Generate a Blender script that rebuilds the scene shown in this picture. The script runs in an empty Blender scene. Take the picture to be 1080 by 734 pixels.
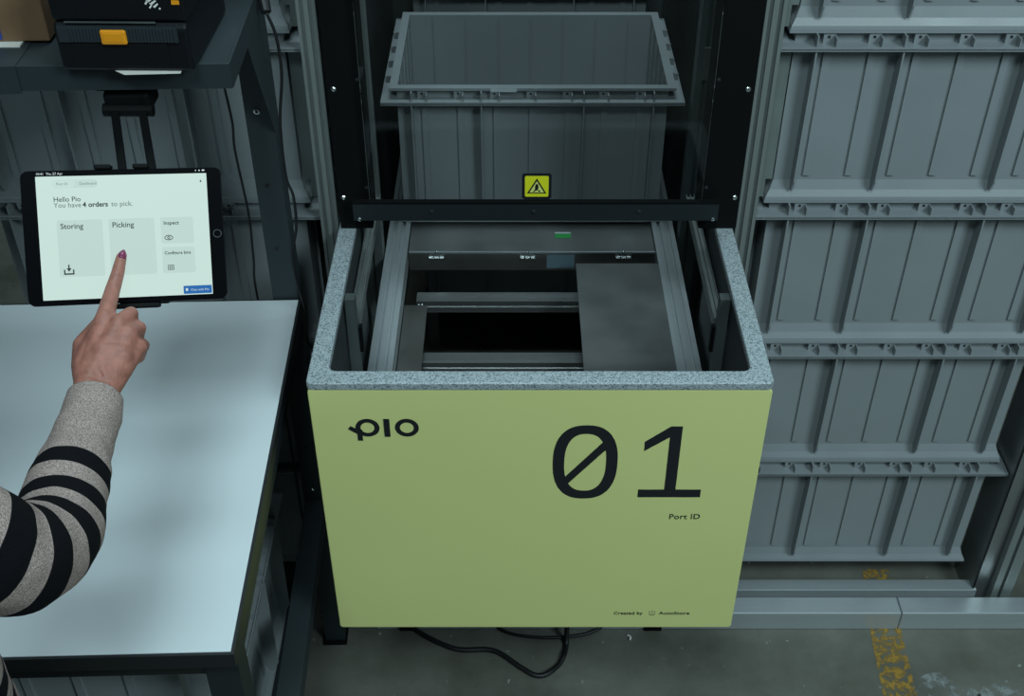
import bpy, bmesh, math, random
from mathutils import Vector, Matrix, noise
random.seed(7)
C = bpy.context.scene.collection
PI = math.pi
R = math.radians

# ------------------------------------------------------------------ camera, world, light, exposure
cam_d = bpy.data.cameras.new('camera'); cam = bpy.data.objects.new('camera', cam_d); C.objects.link(cam)
cam.location = (0, 0, 2.25); cam.rotation_euler = (R(90 - 38.16), 0, 0)
cam_d.sensor_width = 36; cam_d.lens = 1244 / 1080 * 36; cam_d.clip_start = .02
bpy.context.scene.camera = cam
sc = bpy.context.scene
sc.view_settings.view_transform = 'Standard'; sc.view_settings.look = 'None'
sc.view_settings.gamma = 1; sc.view_settings.use_curve_mapping = False
sc.view_settings.exposure = -0.10

w = bpy.data.worlds.new('hall_light'); sc.world = w; w.use_nodes = True
w.node_tree.nodes['Background'].inputs[0].default_value = (.52, .80, .90, 1)
w.node_tree.nodes['Background'].inputs[1].default_value = .085

def area(name, loc, target, sx, sy, power, col):
    d = bpy.data.lights.new(name, 'AREA'); d.shape = 'RECTANGLE'; d.size = sx; d.size_y = sy
    d.energy = power; d.color = col
    o = bpy.data.objects.new(name, d); C.objects.link(o); o.location = loc
    o.rotation_euler = (Vector(target) - Vector(loc)).to_track_quat('-Z', 'Y').to_euler()
    return o
area('hall_lamp_behind_camera', (-.4, -1.8, 6.0), (-.2, 1.6, .9), 1.5, 1.2, 138, (.72, .95, 1.0))
area('hall_lamp_right', (2.6, -1.2, 4.0), (.6, 1.7, .7), 1.4, 1.2, 115, (.72, .95, 1.0))
area('grid_lamp_overhead', (.1, 2.2, 4.4), (.05, 2.6, .9), 1.4, .8, 50, (.72, .95, 1.0))

# ------------------------------------------------------------------ materials
def mat(name, col, rough=.5, metal=0.0, bump=0.0, bscale=200, var=0.0, vscale=6, spec=.5, aniso=None):
    m = bpy.data.materials.new(name); m.use_nodes = True; nt = m.node_tree; n = nt.nodes
    b = n['Principled BSDF']; b.inputs['Base Color'].default_value = (*col, 1)
    b.inputs['Roughness'].default_value = rough; b.inputs['Metallic'].default_value = metal
    b.inputs['Specular IOR Level'].default_value = spec
    tc = n.new('ShaderNodeTexCoord')
    src = tc.outputs['Object']
    if aniso:
        mp = n.new('ShaderNodeMapping'); mp.inputs['Scale'].default_value = aniso
        nt.links.new(src, mp.inputs[0]); src = mp.outputs[0]
    if var:
        t = n.new('ShaderNodeTexNoise'); t.inputs['Scale'].default_value = vscale; t.inputs['Detail'].default_value = 5
        nt.links.new(src, t.inputs[0])
        r = n.new('ShaderNodeMapRange'); r.inputs[1].default_value = .3; r.inputs[2].default_value = .7
        r.inputs[3].default_value = 1 - var; r.inputs[4].default_value = 1 + var
        nt.links.new(t.outputs[0], r.inputs[0])
        mx = n.new('ShaderNodeVectorMath'); mx.operation = 'SCALE'; mx.inputs[0].default_value = col
        nt.links.new(r.outputs[0], mx.inputs['Scale']); nt.links.new(mx.outputs[0], b.inputs['Base Color'])
        r2 = n.new('ShaderNodeMapRange'); r2.inputs[1].default_value = .3; r2.inputs[2].default_value = .7
        r2.inputs[3].default_value = max(0, rough - .08); r2.inputs[4].default_value = min(1, rough + .08)
        nt.links.new(t.outputs[0], r2.inputs[0]); nt.links.new(r2.outputs[0], b.inputs['Roughness'])
    if bump:
        t = n.new('ShaderNodeTexNoise'); t.inputs['Scale'].default_value = bscale
        nt.links.new(src, t.inputs[0])
        bp = n.new('ShaderNodeBump'); bp.inputs['Strength'].default_value = bump; bp.inputs['Distance'].default_value = .001
        nt.links.new(t.outputs[0], bp.inputs['Height']); nt.links.new(bp.outputs[0], b.inputs['Normal'])
    return m
M = {}
M['bin'] = mat('grey_bin_plastic', (.240, .262, .274), .42, var=.05, vscale=5, bump=.15, bscale=300)
M['hole'] = mat('dark_hole', (.01, .011, .012), .8)
M['alu'] = mat('brushed_aluminium', (.46, .50, .52), .38, .55, var=.06, vscale=30, aniso=(1, .05, 1))
M['alu_x'] = mat('brushed_aluminium_beam', (.50, .54, .56), .40, .55, var=.06, vscale=30, aniso=(.05, 1, 1))
M['alu_z'] = mat('extruded_aluminium_upright', (.26, .285, .28), .5, .5, var=.06, vscale=30, aniso=(1, 1, .05))
M['galv'] = mat('galvanised_steel', (.30, .31, .31), .38, .8, var=.07, vscale=9)
M['steel'] = mat('stainless_steel', (.26, .255, .24), .36, .9, var=.10, vscale=8)
M['black'] = mat('black_powder_coat', (.004, .0045, .005), .6, bump=.2, bscale=500, spec=.12)
M['charcoal'] = mat('charcoal_powder_coat', (.014, .019, .022), .5, bump=.15, bscale=500, spec=.3)
M['bench'] = mat('blue_grey_bench_steel', (.019, .028, .033), .5, 0.0, var=.1, vscale=4, bump=.15, bscale=400)
M['desk'] = mat('white_laminate', (.62, .665, .69), .34, bump=.03, bscale=200)
M['edge'] = mat('black_edge_band', (.008, .010, .012), .5)
M['yellow'] = mat('pale_lime_panel', (.69, .70, .275), .5, var=.015, vscale=3)
M['ink'] = mat('black_print', (.008, .009, .013), .5)
M['ink_soft'] = mat('dark_green_print', (.05, .07, .03), .5)
M['panel'] = mat('dark_grey_panel', (.035, .042, .045), .5, var=.08)
M['sheet'] = mat('dull_grey_sheet', (.10, .118, .118), .5, .4, var=.2, vscale=7)
M['bar'] = mat('polished_bar_steel', (.45, .46, .46), .26, .9, var=.05, vscale=30, aniso=(.05, 1, 1))
M['filler'] = mat('scuffed_grey_sheet', (.15, .172, .168), .5, .1, var=.16, vscale=9)
M['screw'] = mat('bright_zinc', (.72, .76, .76), .22, 1)
M['cable'] = mat('black_cable', (.006, .006, .007), .5)
M['prn'] = mat('printer_black_plastic', (.005, .006, .008), .45, bump=.3, bscale=600, spec=.25)
M['prn_band'] = mat('printer_charcoal_plastic', (.022, .030, .036), .38)
M['orange'] = mat('amber_latch', (.85, .32, .012), .4)
M['card'] = mat('brown_cardboard', (.20, .115, .060), .8, var=.08, vscale=40, aniso=(1, 6, 1))
M['paper'] = mat('white_paper', (.78, .76, .70), .7)
M['blue'] = mat('blue_print', (.02, .06, .35), .5)
M['green'] = mat('green_label', (.03, .30, .07), .5)
M['pale_label'] = mat('pale_grey_label', (.5, .54, .56), .5)
M['bluelabel'] = mat('blue_grey_label', (.22, .33, .40), .5)
M['stick_y'] = mat('yellow_warning_print', (.78, .76, .02), .45)
M['stick_l'] = mat('pale_yellow_print', (.80, .82, .22), .45)
M['skin'] = mat('skin', (.335, .132, .098), .52, var=.20, vscale=75, bump=.6, bscale=260)
M['nail'] = mat('plum_nail_polish', (.20, .030, .085), .3)
M['hair'] = mat('brown_hair', (.05, .03, .02), .5, bump=.5, bscale=90, aniso=(8, 8, 1))
M['trouser'] = mat('black_trousers', (.012, .013, .016), .8, bump=.4, bscale=300)
M['shoe'] = mat('white_trainer', (.5, .5, .48), .5)
M['eye'] = mat('eye_white', (.7, .7, .68), .2)
M['iris'] = mat('brown_iris', (.06, .03, .015), .2)
M['lip'] = mat('lips', (.40, .12, .11), .4)
M['bezel'] = mat('black_tablet_glass', (.003, .003, .004), .15, spec=.2)

def speckle():
    m = mat('speckled_grey_solid_surface', (.2, .23, .25), .42); nt = m.node_tree; n = nt.nodes
    tc = n.new('ShaderNodeTexCoord')
    v = n.new('ShaderNodeTexNoise'); v.inputs['Scale'].default_value = 420; v.inputs['Detail'].default_value = 2
    nt.links.new(tc.outputs['Object'], v.inputs[0])
    cr = n.new('ShaderNodeValToRGB'); e = cr.color_ramp.elements
    e[0].position = .36; e[0].color = (.09, .115, .13, 1); e[1].position = .64; e[1].color = (.41, .46, .49, 1)
    x = cr.color_ramp.elements.new(.47); x.color = (.30, .34, .36, 1)
    nt.links.new(v.outputs[0], cr.inputs[0]); nt.links.new(cr.outputs[0], n['Principled BSDF'].inputs['Base Color'])
    return m
M['speckle'] = speckle()

def concrete():
    m = mat('worn_concrete', (.08, .09, .085), .55, bump=.5, bscale=60); nt = m.node_tree; n = nt.nodes; L = nt.links
    b = n['Principled BSDF']; tc = n.new('ShaderNodeTexCoord')
    t1 = n.new('ShaderNodeTexNoise'); t1.inputs['Scale'].default_value = 3.5; t1.inputs['Detail'].default_value = 8; t1.inputs['Roughness'].default_value = .65
    L.new(tc.outputs['Object'], t1.inputs[0])
    cr = n.new('ShaderNodeValToRGB'); e = cr.color_ramp.elements
    e[0].position = .32; e[0].color = (.078, .078, .062, 1); e[1].position = .70; e[1].color = (.170, .172, .145, 1)
    L.new(t1.outputs[0], cr.inputs[0])
    # pale scuffs and flecks
    t2 = n.new('ShaderNodeTexNoise'); t2.inputs['Scale'].default_value = 46; t2.inputs['Detail'].default_value = 5
    L.new(tc.outputs['Object'], t2.inputs[0])
    r2 = n.new('ShaderNodeMapRange'); r2.inputs[1].default_value = .68; r2.inputs[2].default_value = .74; L.new(t2.outputs[0], r2.inputs[0])
    mx = n.new('ShaderNodeMix'); mx.data_type = 'RGBA'; mx.inputs['B'].default_value = (.30, .32, .30, 1)
    L.new(r2.outputs[0], mx.inputs['Factor']); L.new(cr.outputs[0], mx.inputs['A'])
    # fine scratches
    mp = n.new('ShaderNodeMapping'); mp.inputs['Rotation'].default_value = (0, 0, .5); mp.inputs['Scale'].default_value = (3, 60, 1)
    L.new(tc.outputs['Object'], mp.inputs[0])
    t3 = n.new('ShaderNodeTexNoise'); t3.inputs['Scale'].default_value = 1.6; t3.inputs['Detail'].default_value = 2; L.new(mp.outputs[0], t3.inputs[0])
    r3 = n.new('ShaderNodeMapRange'); r3.inputs[1].default_value = .72; r3.inputs[2].default_value = .78; r3.inputs[4].default_value = .35; L.new(t3.outputs[0], r3.inputs[0])
    mx2 = n.new('ShaderNodeMix'); mx2.data_type = 'RGBA'; mx2.inputs['B'].default_value = (.22, .24, .22, 1)
    L.new(r3.outputs[0], mx2.inputs['Factor']); L.new(mx.outputs['Result'], mx2.inputs['A'])
    L.new(mx2.outputs['Result'], b.inputs['Base Color'])
    return m
M['floor'] = concrete()

def worn(name, col, thr, scale=38, alpha_soft=.04):
    m = mat(name, col, .6); nt = m.node_tree; n = nt.nodes; L = nt.links; b = n['Principled BSDF']
    tc = n.new('ShaderNodeTexCoord'); t = n.new('ShaderNodeTexNoise'); t.inputs['Scale'].default_value = scale; t.inputs['Detail'].default_value = 7; t.inputs['Roughness'].default_value = .7
    L.new(tc.outputs['Object'], t.inputs[0])
    r = n.new('ShaderNodeMapRange'); r.inputs[1].default_value = thr; r.inputs[2].default_value = thr + alpha_soft; r.inputs[4].default_value = .85; L.new(t.outputs[0], r.inputs[0])
    L.new(r.outputs[0], b.inputs['Alpha']); return m
M['tape'] = worn('worn_ochre_floor_paint', (.40, .235, .04), .455, 55, .12)
M['patch'] = worn('pale_scraped_paint', (.26, .28, .27), .50, 24, .10)

def glass():
    m = bpy.data.materials.new('clear_door_glass'); m.use_nodes = True; nt = m.node_tree; n = nt.nodes; n.clear()
    o = n.new('ShaderNodeOutputMaterial'); mx = n.new('ShaderNodeMixShader'); t = n.new('ShaderNodeBsdfTransparent'); g = n.new('ShaderNodeBsdfGlossy')
    t.inputs[0].default_value = (.985, .992, .992, 1); g.inputs['Roughness'].default_value = .02
    fr = n.new('ShaderNodeFresnel'); fr.inputs[0].default_value = 1.28
    nt.links.new(fr.outputs[0], mx.inputs[0]); nt.links.new(t.outputs[0], mx.inputs[1]); nt.links.new(g.outputs[0], mx.inputs[2]); nt.links.new(mx.outputs[0], o.inputs[0])
    return m
M['glass'] = glass()
def emis(name, col, s):
    m = bpy.data.materials.new(name); m.use_nodes = True; b = m.node_tree.nodes['Principled BSDF']
    b.inputs['Base Color'].default_value = (.01, .01, .01, 1); b.inputs['Roughness'].default_value = .25
    b.inputs['Emission Color'].default_value = (*col, 1); b.inputs['Emission Strength'].default_value = s
    return m
M['screen'] = emis('lit_screen', (.60, .78, .72), 1.0)
M['tile'] = emis('screen_tile', (.535, .705, .65), 1.0)
M['pill'] = emis('screen_pill', (.575, .75, .69), 1.0)
M['scr_ink'] = emis('screen_text_ink', (.025, .04, .04), 1.0)
M['scr_grey'] = emis('screen_text_grey', (.14, .20, .19), 1.0)
M['scr_blue'] = emis('screen_blue_button', (.012, .13, .42), 1.0)
M['scr_white'] = emis('screen_white', (.6, .72, .75), 1.0)

def knit():
    m = mat('striped_knit', (.4, .36, .3), .9); nt = m.node_tree; n = nt.nodes; L = nt.links; b = n['Principled BSDF']
    at = n.new('ShaderNodeAttribute'); at.attribute_name = 'stripe'; at.attribute_type = 'GEOMETRY'
    tc = n.new('ShaderNodeTexCoord')
    t = n.new('ShaderNodeTexNoise'); t.inputs['Scale'].default_value = 620; t.inputs['Detail'].default_value = 2; L.new(tc.outputs['Object'], t.inputs[0])
    cr = n.new('ShaderNodeValToRGB'); e = cr.color_ramp.elements
    e[0].position = .35; e[0].color = (.205, .155, .140, 1); e[1].position = .65; e[1].color = (.47, .375, .345, 1)
    L.new(t.outputs[0], cr.inputs[0])
    # wobble of the stripe edge, stitch by stitch
    ad = n.new('ShaderNodeMath'); ad.operation = 'MULTIPLY_ADD'; ad.inputs[1].default_value = .085; L.new(t.outputs[0], ad.inputs[0]); L.new(at.outputs['Fac'], ad.inputs[2])
    r = n.new('ShaderNodeMapRange'); r.inputs[1].default_value = .53; r.inputs[2].default_value = .57; L.new(ad.outputs[0], r.inputs[0])
    mx = n.new('ShaderNodeMix'); mx.data_type = 'RGBA'; mx.inputs['B'].default_value = (.006, .006, .008, 1)
    L.new(r.outputs[0], mx.inputs['Factor']); L.new(cr.outputs[0], mx.inputs['A']); L.new(mx.outputs['Result'], b.inputs['Base Color'])
    bp = n.new('ShaderNodeBump'); bp.inputs['Strength'].default_value = .9; bp.inputs['Distance'].default_value = .0015
    L.new(t.outputs[0], bp.inputs['Height']); L.new(bp.outputs[0], b.inputs['Normal'])
    b.inputs['Specular IOR Level'].default_value = .1
    return m
M['knit'] = knit()

# ------------------------------------------------------------------ helpers
class MB:
    def __init__(s): s.v = []; s.f = []; s.mi = []; s.mats = []
    def _m(s, m):
        if m not in s.mats: s.mats.append(m)
        return s.mats.index(m)
    def add(s, vs, fs, m=None, T=None):
        o = len(s.v); mi = s._m(m) if m else 0
        s.v += [tuple(T @ Vector(v)) if T else tuple(v) for v in vs]
        for f in fs: s.f.append([i + o for i in f]); s.mi.append(mi)
    def box(s, a, b, m=None, T=None):
        x0, x1 = sorted((a[0], b[0])); y0, y1 = sorted((a[1], b[1])); z0, z1 = sorted((a[2], b[2]))
        v = [(x, y, z) for z in (z0, z1) for y in (y0, y1) for x in (x0, x1)]
        s.add(v, [(0, 2, 3, 1), (4, 5, 7, 6), (0, 1, 5, 4), (1, 3, 7, 5), (3, 2, 6, 7), (2, 0, 4, 6)], m, T)
    def prism(s, pts, z0, z1, m=None, T=None):
        # pts counter-clockwise in xy, extruded along z
        n = len(pts); v = [(x, y, z0) for x, y in pts] + [(x, y, z1) for x, y in pts]
        f = [tuple(range(n - 1, -1, -1)), tuple(range(n, 2 * n))] + [(i, (i + 1) % n, n + (i + 1) % n, n + i) for i in range(n)]
        s.add(v, f, m, T)
    def ring(s, outer, inner, z0, z1, m=None, T=None):
        n = len(outer); v = []
        for z in (z0, z1):
            v += [(x, y, z) for x, y in outer] + [(x, y, z) for x, y in inner]
        f = []
        for i in range(n):
            j = (i + 1) % n
            f += [(i, j, 2 * n + j, 2 * n + i), (n + j, n + i, 3 * n + i, 3 * n + j), (2 * n + i, 2 * n + j, 3 * n + j, 3 * n + i), (j, i, n + i, n + j)]
        s.add(v, f, m, T)
    def cyl(s, p, q, r, m=None, n=16, r2=None):
        p, q = Vector(p), Vector(q); d = (q - p).normalized(); u = d.orthogonal().normalized(); w_ = d.cross(u)
        r2 = r if r2 is None else r2; v = []
        for c, rr in ((p, r), (q, r2)):
            v += [tuple(c + rr * (math.cos(2 * PI * i / n) * u + math.sin(2 * PI * i / n) * w_)) for i in range(n)]
        s.add(v, [tuple(range(n - 1, -1, -1)), tuple(range(n, 2 * n))] + [(i, (i + 1) % n, n + (i + 1) % n, n + i) for i in range(n)], m)
    def tube(s, pts, r, m=None, n=8):
        pts = [Vector(p) for p in pts]; rings = []; u = None
        for i, p in enumerate(pts):
            d = (pts[min(i + 1, len(pts) - 1)] - pts[max(i - 1, 0)]).normalized()
            u = (u - d * u.dot(d)).normalized() if u else d.orthogonal().normalized()
            w_ = d.cross(u); rr = r[i] if isinstance(r, (list, tuple)) else r
            rings += [tuple(p + rr * (math.cos(2 * PI * k / n) * u + math.sin(2 * PI * k / n) * w_)) for k in range(n)]
        f = [tuple(range(n - 1, -1, -1)), tuple(range(len(rings) - n, len(rings)))]
        for i in range(len(pts) - 1):
            f += [(i * n + k, i * n + (k + 1) % n, (i + 1) * n + (k + 1) % n, (i + 1) * n + k) for k in range(n)]
        s.add(rings, f, m)
    def dome(s, c, nrm, r, h, m=None, n=16, k=4):
        nrm = Vector(nrm).normalized(); u = nrm.orthogonal().normalized(); w_ = nrm.cross(u); c = Vector(c); v = []
        for j in range(k):
            a = j / k * PI / 2
            v += [tuple(c + nrm * h * math.sin(a) + r * math.cos(a) * (math.cos(2 * PI * i / n) * u + math.sin(2 * PI * i / n) * w_)) for i in range(n)]
        v.append(tuple(c + nrm * h)); f = [tuple(range(n - 1, -1, -1))]
        for j in range(k - 1):
            f += [(j * n + i, j * n + (i + 1) % n, (j + 1) * n + (i + 1) % n, (j + 1) * n + i) for i in range(n)]
        f += [((k - 1) * n + i, (k - 1) * n + (i + 1) % n, k * n) for i in range(n)]
        s.add(v, f, m)
    def build(s, name, m=None, parent=None, bevel=0, smooth=False, seg=2):
        me = bpy.data.meshes.new(name); me.from_pydata(s.v, [], s.f); me.update()
        ms = s.mats if s.mats and s.mats[0] is not None else []
        if m is not None and not s.mats: ms = [m]
        for x in ms: me.materials.append(x if not isinstance(x, str) else M[x])
        if len(ms) > 1: me.polygons.foreach_set('material_index', s.mi)
        if smooth: me.polygons.foreach_set('use_smooth', [True] * len(me.polygons))
        o = bpy.data.objects.new(name, me); C.objects.link(o); o.parent = parent
        if bevel:
            md = o.modifiers.new('bevel', 'BEVEL'); md.width = bevel; md.segments = seg; md.limit_method = 'ANGLE'; md.angle_limit = R(40)
        return o
def tag(o, label=None, cat=None, group=None, kind=None):
    if label: o['label'] = label
    if cat: o['category'] = cat
    if group: o['group'] = group
    if kind: o['kind'] = kind
    return o
def empty(name, loc, label, cat, group=None, rz=0):
    o = bpy.data.objects.new(name, None); C.objects.link(o); o.location = loc; o.rotation_euler = (0, 0, rz); o.empty_display_size = .05
    return tag(o, label, cat, group)
def copy_tree(o, parent=None):
    c = o.copy(); C.objects.link(c); c.parent = parent
    for ch in [x for x in bpy.data.objects if x.parent == o]: copy_tree(ch, c)
    return c
def rrect(x0, y0, x1, y1, r, n=5):
    p = []
    for cx, cy, a in ((x1 - r, y0 + r, -90), (x1 - r, y1 - r, 0), (x0 + r, y1 - r, 90), (x0 + r, y0 + r, 180)):
        for i in range(n + 1):
            t = R(a + 90 * i / n); p.append((cx + r * math.cos(t), cy + r * math.sin(t)))
    return p
def text(name, body, size, m, parent, T, extrude=.0002, align='LEFT', sx=1.0, shear=0, spacing=1.0, bold=0):
    cu = bpy.data.curves.new(name, 'FONT'); cu.body = body; cu.size = size; cu.extrude = extrude; cu.align_x = align
    cu.resolution_u = 3; cu.shear = shear; cu.space_character = spacing; cu.offset = bold
    t = bpy.data.objects.new(name, cu); C.objects.link(t)
    me = bpy.data.meshes.new_from_object(t.evaluated_get(bpy.context.evaluated_depsgraph_get()))
    bpy.data.objects.remove(t)
    me.transform(T @ Matrix.Diagonal((sx, 1, 1, 1))); me.materials.clear(); me.materials.append(m)
    o = bpy.data.objects.new(name, me); C.objects.link(o); o.parent = parent
    return o
FRONT = lambda x, y, z: Matrix.Translation((x, y, z)) @ Matrix.Rotation(PI / 2, 4, 'X')   # text plane upright, facing -Y

# ------------------------------------------------------------------ setting
b = MB(); b.box((-4, -2.5, -.05), (4, 4.2, 0)); tag(b.build('floor', M['floor']), kind='structure')
b = MB(); b.box((-4, 4.2, -.05), (4, 4.26, 5)); tag(b.build('wall_back', M['panel']), kind='structure')

b = MB()
tp = [(.873, 1.97), (.938, 1.97), (.918, 1.75), (.905, 1.52), (.895, 1.30), (.825, 1.30), (.832, 1.58), (.845, 1.76)]
b.prism(tp[::-1], .0004, .0009); tag(b.build('floor_marking', M['tape']), 'worn ochre yellow line painted on the concrete floor', 'floor marking')
for nm, c, rx, ry, lab in (('scraped_patch', (.975, 1.615), .070, .045, 'pale scraped paint patch on the floor, beside the yellow line'),
                           ('scraped_patch', (1.13, 1.60), .085, .045, 'pale scraped paint patch on the floor, further right of the yellow line')):
    pts = []
    for i in range(28):
        a = 2 * PI * i / 28; k = 1 + .35 * noise.noise(Vector((c[0] * 9 + math.cos(a) * 1.3, math.sin(a) * 1.3, 0)))
        pts.append((c[0] + rx * k * math.cos(a), c[1] + ry * k * math.sin(a)))
    b = MB(); b.prism(pts, .0004, .0008); tag(b.build(nm, M['patch']), lab, 'floor mark')

# ------------------------------------------------------------------ storage bin
SP = .0777
def make_bin(label, group, loc, rz=0):
    H = .334; hx, hy = .2915, .1915; t = .003
    root = empty('storage_bin', loc, label, 'storage bin', group, rz)
    B = MB()
    def rect(d): return [(-hx - d, -hy - d), (hx + d, -hy - d), (hx + d, hy + d), (-hx - d, hy + d)]
    B.ring(rect(0), rect(-t), .034, H - .002)
    # flared skirt
    v = []; lv = [(0, .036), (.006, .018), (.0125, .006), (.0135, .0)]
    for d, z in lv: v += [(x, y, z) for x, y in rect(d)]
    v += [(x, y, .0) for x, y in rect(-t)] + [(x, y, .036) for x, y in rect(-t)]
    f = []
    for k in range(5):
        for i in range(4):
            j = (i + 1) % 4; f.append((4 * k + j, 4 * k + i, 4 * (k + 1) + i, 4 * (k + 1) + j))
    B.add(v, f)
    B.box((-hx, -hy, .003), (hx, hy, .008))
    def side(T, L, strips, fins):
        for s_ in strips:
            x = -L + s_ * SP
            B.box((x - .0062, -.0046, .047), (x + .0062, .001, H - .026), T=T)         # shallow raised strip
            B.add([(x - .0015, -.011, .004), (x + .0015, -.011, .004), (x + .0015, .001, .030), (x - .0015, .001, .030), (x - .0015, .001, .004), (x + .0015, .001, .004)],
                  [(0, 1, 2, 3), (0, 3, 4), (1, 5, 2), (0, 4, 5, 1)], T=T)              # nub on the skirt
            B.box((x - .001, t - .001, .02), (x + .001, t + .003, H - .004), T=T)      # rib on the inside
        for s_ in fins:
            x = -L + s_ * SP; x = min(max(x, -L + .0015), L - .0015)
            vv = []
            for xx in (x - .0014, x + .0014):
                vv += [(xx, .001, .020), (xx, -.014, .020), (xx, -.026, .045), (xx, -.030, H - .028), (xx, .001, H - .028)]
            B.add(vv, [(4, 3, 2, 1, 0), (5, 6, 7, 8, 9)] + [(i, (i + 1) % 5, 5 + (i + 1) % 5, 5 + i) for i in range(5)], T=T)
    ls = [.75 + i for i in range(7)]; lf = [.42, 2.34, 5.16, 7.08]
    ss = [.965 + i for i in range(4)]; sf = [0, .42, 1.46, 3.47, 4.51, 4.93]
    TS = [(Matrix.Translation((0, -hy, 0)), hx, ls, lf), (Matrix.Rotation(PI, 4, 'Z') @ Matrix.Translation((0, -hy, 0)), hx, ls, lf),
          (Matrix.Rotation(PI / 2, 4, 'Z') @ Matrix.Translation((0, -hx, 0)), hy, ss, []), (Matrix.Rotation(-PI / 2, 4, 'Z') @ Matrix.Translation((0, -hx, 0)), hy, ss, [])]
    for a in TS: side(*a)
    B.build('bin_body', M['bin'], root)
    Q = MB()
    Q.ring(rect(.014), rect(-t), H - .0035, H, 'bin')
    Q.ring(rect(.033), rect(-.001), H - .030, H - .0265, 'bin')
    Q.ring(rect(.033), rect(.0305), H - .0315, H - .024, 'bin')
    Q.ring(rect(.0145), rect(.0125), H - .006, H, 'bin')
    for T, L, strips, fins in TS:
        for s_ in strips:
            x = -L + s_ * SP
            Q.box((x - .013, -.0115, H - .027), (x + .007, 0, H - .002), 'bin', T)
            Q.box((x - .006, -.0122, H - .016), (x - .0015, -.011, H - .0115), 'hole', T)
            Q.box((x + .0055, -.030, H - .027), (x + .0075, 0, H - .010), 'bin', T)
        for s_ in fins:
            x = min(max(-L + s_ * SP, -L + .002), L - .002)
            Q.box((x - .0012, -.028, H - .027), (x + .0012, 0, H - .006), 'bin', T)
    Q.build('rim', None, root)
    return root
LV = ['lowest of its stack', 'second from the bottom', 'third from the bottom', 'fourth from the bottom', 'at the top edge of the photo']
proto = None
def place_bin(loc, label, group, rz=0):
    global proto
    if proto is None: proto = make_bin(label, group, loc, rz); return proto
    o = copy_tree(proto); o.location = loc; o.rotation_euler = (0, 0, rz); o['label'] = label; o['group'] = group; return o
YB = 1.886 + .2245
for i in range(5):
    place_bin((.7775, YB, .103 + .334 * i), 'grey ribbed plastic bin right of the lime port, ' + LV[i], 'stacked bins right of the port')
for i in range(5):
    place_bin((-.6835, YB, .103 + .334 * i), 'grey ribbed plastic bin behind the workbench, ' + LV[i], 'stacked bins behind the workbench')
wb = place_bin((.044, 2.520, .800), 'open empty grey bin behind the glass door, above the port', 'bins behind the glass')
for i in range(3):
    place_bin((.044, 3.045, .166 + .334 * i), 'grey bin far behind the glass door, ' + ('topmost with its rim at the top edge' if i == 2 else LV[i]), 'bins behind the glass')
for j in range(2):
    for i in range(2):
        place_bin((-.690 - .456 * j, 1.375, .230 + .334 * i), 'grey bin stored under the white bench, %s, %s' % ('nearest the port' if j == 0 else 'further left', 'on the lower shelf' if i == 0 else 'upper one'), 'bins under the bench', PI / 2)
b = MB(); b.box((-.028, -.0005, 0), (.028, .0005, .0075)); lb = b.build('rim_label', M['pale_label'], wb)
lb.location = (-.062, -.1915 - .0145, .334 - .0085)
# supports that carry the stacks
for X, Y, nm in ((.7775, YB, 'right'), (-.6835, YB, 'left')):
    r = empty('stack_cradle', (X, Y, 0), 'steel cradle under the bin stack on the %s' % ('right of the port' if nm == 'right' else 'left, behind the workbench'), 'cradle', 'bin cradles')
    for s in (-1, 1):
        q = MB(); q.box((s * .298, -.10, .075), (s * .262, .20, .1028)); q.build('rail', M['galv'], r)
        for yy in (0.0, .17):
            q = MB(); q.box((s * .298, yy, 0), (s * .268, yy + .03, .075)); q.build('foot', M['galv'], r)
r = empty('stack_cradle', (.044, 3.045, 0), 'steel cradle under the bins far behind the glass door', 'cradle', 'bin cradles')
for s in (-1, 1):
    q = MB(); q.box((s * .298, -.18, .13), (s * .262, .18, .1658)); q.build('rail', M['galv'], r)
    for yy in (-.17, .14):
        q = MB(); q.box((s * .298, yy, 0), (s * .268, yy + .03, .13)); q.build('foot', M['galv'], r)

# ------------------------------------------------------------------ base beams and uprights
r = empty('base_beam', (.9, 1.81, 0), 'bright aluminium base beam on the floor, front one with a joint, right of the port', 'beam')
b = MB(); b.box((-1.22, -.025, .0), (.012, .025, .058)); b.build('beam_section', M['alu_x'], r, .003)
b = MB(); b.box((.0135, -.025, .0), (.75, .025, .058)); b.build('beam_section', M['alu_x'], r, .003)
b = MB(); b.box((.42, -.017, 0), (1.115, .017, .046)); o = b.build('rear_beam', M['alu_x'], None, .002); o.location = (0, 1.882, 0)
tag(o, 'thin aluminium beam on the floor behind the front base beam', 'beam')

def profile_upright(name, label, x0, x1, y0, y1, z1, mm, side):
    r = empty(name, ((x0 + x1) / 2, (y0 + y1) / 2, 0), label, 'upright', 'aluminium uprights')
    hw, hd = (x1 - x0) / 2, (y1 - y0) / 2
    # T-slot section: front face with two grooves
    g = .0035; d = .008
    xs = [-hw, -hw * .45 - g, -hw * .45 + g, hw * .45 - g, hw * .45 + g, hw]
    p = [(xs[0], -hd), (xs[1], -hd), (xs[1], -hd + d), (xs[2], -hd + d), (xs[2], -hd), (xs[3], -hd), (xs[3], -hd + d), (xs[4], -hd + d), (xs[4], -hd), (xs[5], -hd), (hw, hd), (-hw, hd)]
    q = MB(); q.prism(p, 0, z1); q.build('extrusion', M[mm], r)
    q = MB(); q.box((-hw, -hd - .004, 0), (hw, hd + .004, .006)); q.build('foot_plate', M['galv'], r)
    return r
profile_upright('aluminium_upright', 'aluminium upright immediately left of the glass door', -.3560, -.3235, 1.872, 1.91, 2.4, 'alu_z', -1)
profile_upright('aluminium_upright', 'aluminium upright immediately right of the glass door', .4175, .4530, 1.872, 1.91, 2.4, 'alu_z', 1)
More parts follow.
